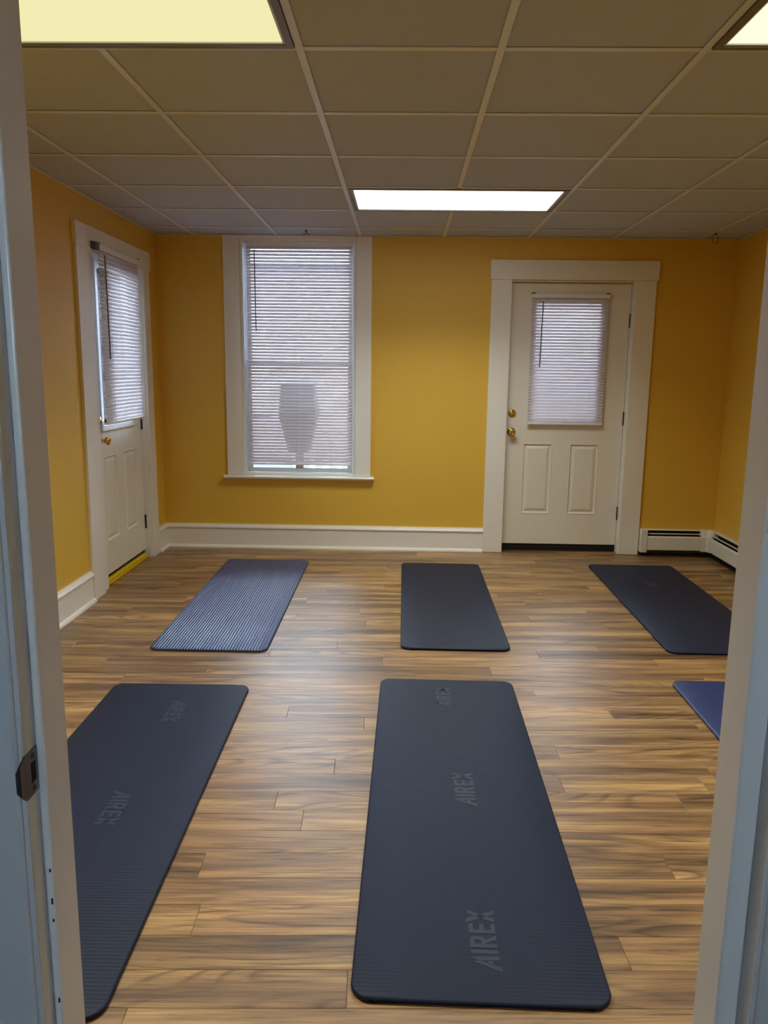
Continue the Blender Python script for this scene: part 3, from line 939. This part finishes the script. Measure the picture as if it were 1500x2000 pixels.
def logo_mesh(size):
    """AIREX in flat embossed capitals; built from strokes, centred, letters along +x"""
    key = round(size, 4)
    if key in _logo:
        return _logo[key]
    bm = bmesh.new()
    st = 0.19                                      # stroke width, cap height 1
    def quad(p):
        a = [bm.verts.new((x_ * size, y_ * size, 0)) for x_, y_ in p]
        bb = [bm.verts.new((x_ * size, y_ * size, 0.0008)) for x_, y_ in p]
        k = len(p)
        for i in range(k):
            bm.faces.new([a[i], a[(i + 1) % k], bb[(i + 1) % k], bb[i]])
        bm.faces.new(bb)
    x = 0.0
    # A, swept left foot
    quad([(x - 0.16, -0.06), (x + 0.06, -0.06), (x + 0.52, 1.0), (x + 0.36, 1.0)])
    quad([(x + 0.36, 1.0), (x + 0.56, 1.0), (x + 0.60, 0.0), (x + 0.40, 0.0)])
    quad([(x + 0.16, 0.24), (x + 0.42, 0.24), (x + 0.42, 0.40), (x + 0.22, 0.40)])
    x = 0.72
    quad([(x, 0), (x + st, 0), (x + st, 1), (x, 1)])
    x = 1.02
    quad([(x, 0), (x + st, 0), (x + st, 1), (x, 1)])
    quad([(x + st, 0.83), (x + 0.40, 0.83), (x + 0.46, 1), (x + st, 1)])
    quad([(x + 0.40, 0.83), (x + 0.38, 0.58), (x + 0.56, 0.52), (x + 0.58, 0.90), (x + 0.46, 1.0)])
    quad([(x + st, 0.42), (x + 0.46, 0.42), (x + 0.56, 0.52), (x + 0.38, 0.58), (x + st, 0.58)])
    quad([(x + 0.22, 0.42), (x + 0.42, 0.42), (x + 0.64, 0), (x + 0.42, 0)])
    x = 1.76
    quad([(x, 0), (x + st, 0), (x + st, 1), (x, 1)])
    for y0 in (0.0, 0.42, 0.83):
        quad([(x + st, y0), (x + 0.52, y0), (x + 0.52, y0 + 0.17), (x + st, y0 + 0.17)])
    x = 2.36
    quad([(x, 0), (x + 0.22, 0), (x + 0.68, 1), (x + 0.46, 1)])
    quad([(x + 0.46, -0.04), (x + 0.70, -0.04), (x + 0.20, 1.08), (x - 0.04, 1.08)])
    bmesh.ops.translate(bm, verts=bm.verts, vec=(-1.45 * size, -0.5 * size, 0))
    bmesh.ops.recalc_face_normals(bm, faces=bm.faces)
    me = bpy.data.meshes.new('logo_lettering')
    bm.to_mesh(me)
    bm.free()
    me.materials.append(M['navy_logo'])
    _logo[key] = me
    return me


UP, DN = math.pi / 2, -math.pi / 2
make_mat('large navy exercise mat in the centre foreground, logos down its middle', 0.205, 2.42, -0.010, W=0.588, L=1.83, logos=[(0.02, -0.72, UP, 0.066), (0.02, -0.02, UP, 0.066), (-0.02, 0.72, UP, 0.060)])
make_mat('navy exercise mat at lower left, partly hidden by the door frame', -0.935, 2.325, 0.015, W=0.592, L=1.80, logos=[(0.04, 0.62, DN, 0.062), (0.045, -0.09, DN, 0.062)])
make_mat('plain navy exercise mat in the middle of the far row', 0.285, 4.615, 0.0, W=0.556, L=1.76)
make_mat('lengthwise-ribbed exercise mat with sky sheen tinted in blue, in the far row by the left door', -0.958, 4.59, 0.006, W=0.592, L=1.865, ribs='length', m='navy_sky_tint')
make_mat('navy exercise mat in the far row near the corner heater', 1.655, 4.65, -0.004, W=0.602, L=1.80, logos=[(0.0, 0.35, UP, 0.05)])
make_mat('small visible corner of a navy mat at the right door jamb', 1.533, 2.47, 0.0, W=0.600, L=1.83, m='navy_sky_tint')

# ------------------------------------------------------------------ ceiling hooks
t = tag(empty('ceiling_hook', (-0.70, 5.716, H)), 'small dark prong hook on the ceiling above the window', 'hook', 'hooks on the ceiling grid')
b = MB()
b.box(-0.712, -0.688, 5.706, 5.726, H - 0.005, H - 0.0015, bev=0.001)
b.build('clip', 'wire', t)
for dx in (-1, 1):
    MB().tube([(-0.70, 5.716, H - 0.004), (-0.70 + dx * 0.006, 5.714, H - 0.022), (-0.70 + dx * 0.014, 5.712, H - 0.030), (-0.70 + dx * 0.022, 5.712, H - 0.022)], 0.0022, 6).build('prong', 'wire', t)
t = tag(empty('ceiling_hook', (2.135, 5.69, H)), 'thin wire loop hanging from the ceiling near the right corner', 'hook', 'hooks on the ceiling grid')
MB().tube([(2.135 + 0.02 * math.sin(a_ * math.pi / 8), 5.69, H - 0.038 + 0.030 * math.cos(a_ * math.pi / 8)) for a_ in range(17)], 0.0018, 6).build('loop', 'wire', t)
MB().box(2.127, 2.143, 5.684, 5.696, H - 0.010, H - 0.0015, bev=0.001).build('clip', 'wire', t)

# ------------------------------------------------------------------ outdoors, behind the blinds
GZ = -0.10
o = MB().box(-14, 14, D + TB + 0.001, 24, GZ - 0.2, GZ).build('ground', 'concrete')
tag(o, 'dark asphalt yard outside the back window', 'ground', kind='structure')
o = MB().box(-14, XL - TB - 0.001, -8, D + TB + 0.001, GZ - 0.2, GZ).build('ground_side', 'concrete')
tag(o, 'dark asphalt yard outside the left door', 'ground', kind='structure')
t = tag(empty('neighbour_house', (0, 13, GZ)), 'dusky pink neighbouring house seen faintly through the window blind', 'building')
MB().box(-6, 6, 13, 17, GZ, 3.0).build('wall', 'brick', t)
MB(lambda u, w, d: Vector((d, u, w))).prism_u([(-6.3, 3.0), (6.3, 3.0), (0.0, 4.6)], 12.7, 17.3).build('roof', 'roof', t)
for x in (-3.4, 2.2):
    f = MB().slab(x, x + 1.2, 12.97, 13.0, 0.6, 2.4, []).build('window', 'pane_out', t)
t = tag(empty('porch_railing', (-0.8, 7.3, GZ)), 'white porch railing glimpsed under the window blind', 'railing')
MB().box(-1.02, 2.2, 7.27, 7.33, 0.80, 0.86).build('top_rail', 'white_out', t)
MB().box(-1.02, 2.2, 7.27, 7.33, -0.06, 0.0).build('bottom_rail', 'white_out', t)
k = 0
bal = MB().box(-0.025, 0.025, -0.02, 0.02, 0, 0.799).build('baluster', 'white_out', t, loc=(0, 0, 0))
bal.location = (-0.98 + 0.8, 0, 0.0005 - GZ)
for k in range(1, 25):
    inst('baluster', bal.data, (-0.98 + 0.8 + k * 0.13, 0, 0.0005 - GZ), t)
for px in (-1.02, 2.12):
    MB().box(px, px + 0.08, 7.26, 7.34, GZ, 0.92, bev=0.006).build('post', 'white_out', t)
t = tag(empty('covered_grill', (-0.85, 6.43, GZ)), 'dark upright covered shape showing as a shadow behind the window blind', 'grill')
b = MB()
for _ in (0,):
    A = [b.bm.verts.new(p) for p in ((-0.93, 6.32, 0.72), (-0.77, 6.32, 0.72), (-0.77, 6.54, 0.72), (-0.93, 6.54, 0.72))]
    B = [b.bm.verts.new(p) for p in ((-1.00, 6.28, 1.02), (-0.70, 6.28, 1.02), (-0.70, 6.58, 1.02), (-1.00, 6.58, 1.02))]
    E = [b.bm.verts.new(p) for p in ((-0.98, 6.28, 1.26), (-0.72, 6.28, 1.26), (-0.73, 6.56, 1.30), (-0.97, 6.56, 1.30))]
    for P, Q in ((A, B), (B, E)):
        for k in range(4):
            b.face([P[k], P[(k + 1) % 4], Q[(k + 1) % 4], Q[k]])
    b.face(A[::-1]); b.face(E)
b.build('cover', 'bin', t)
MB().box(-0.88, -0.82, 6.40, 6.46, GZ, 0.742).build('post', 'bin', t)
MB().box(-0.98, -0.72, 6.30, 6.56, GZ + 0.001, GZ + 0.04, bev=0.01).build('foot', 'bin', t)
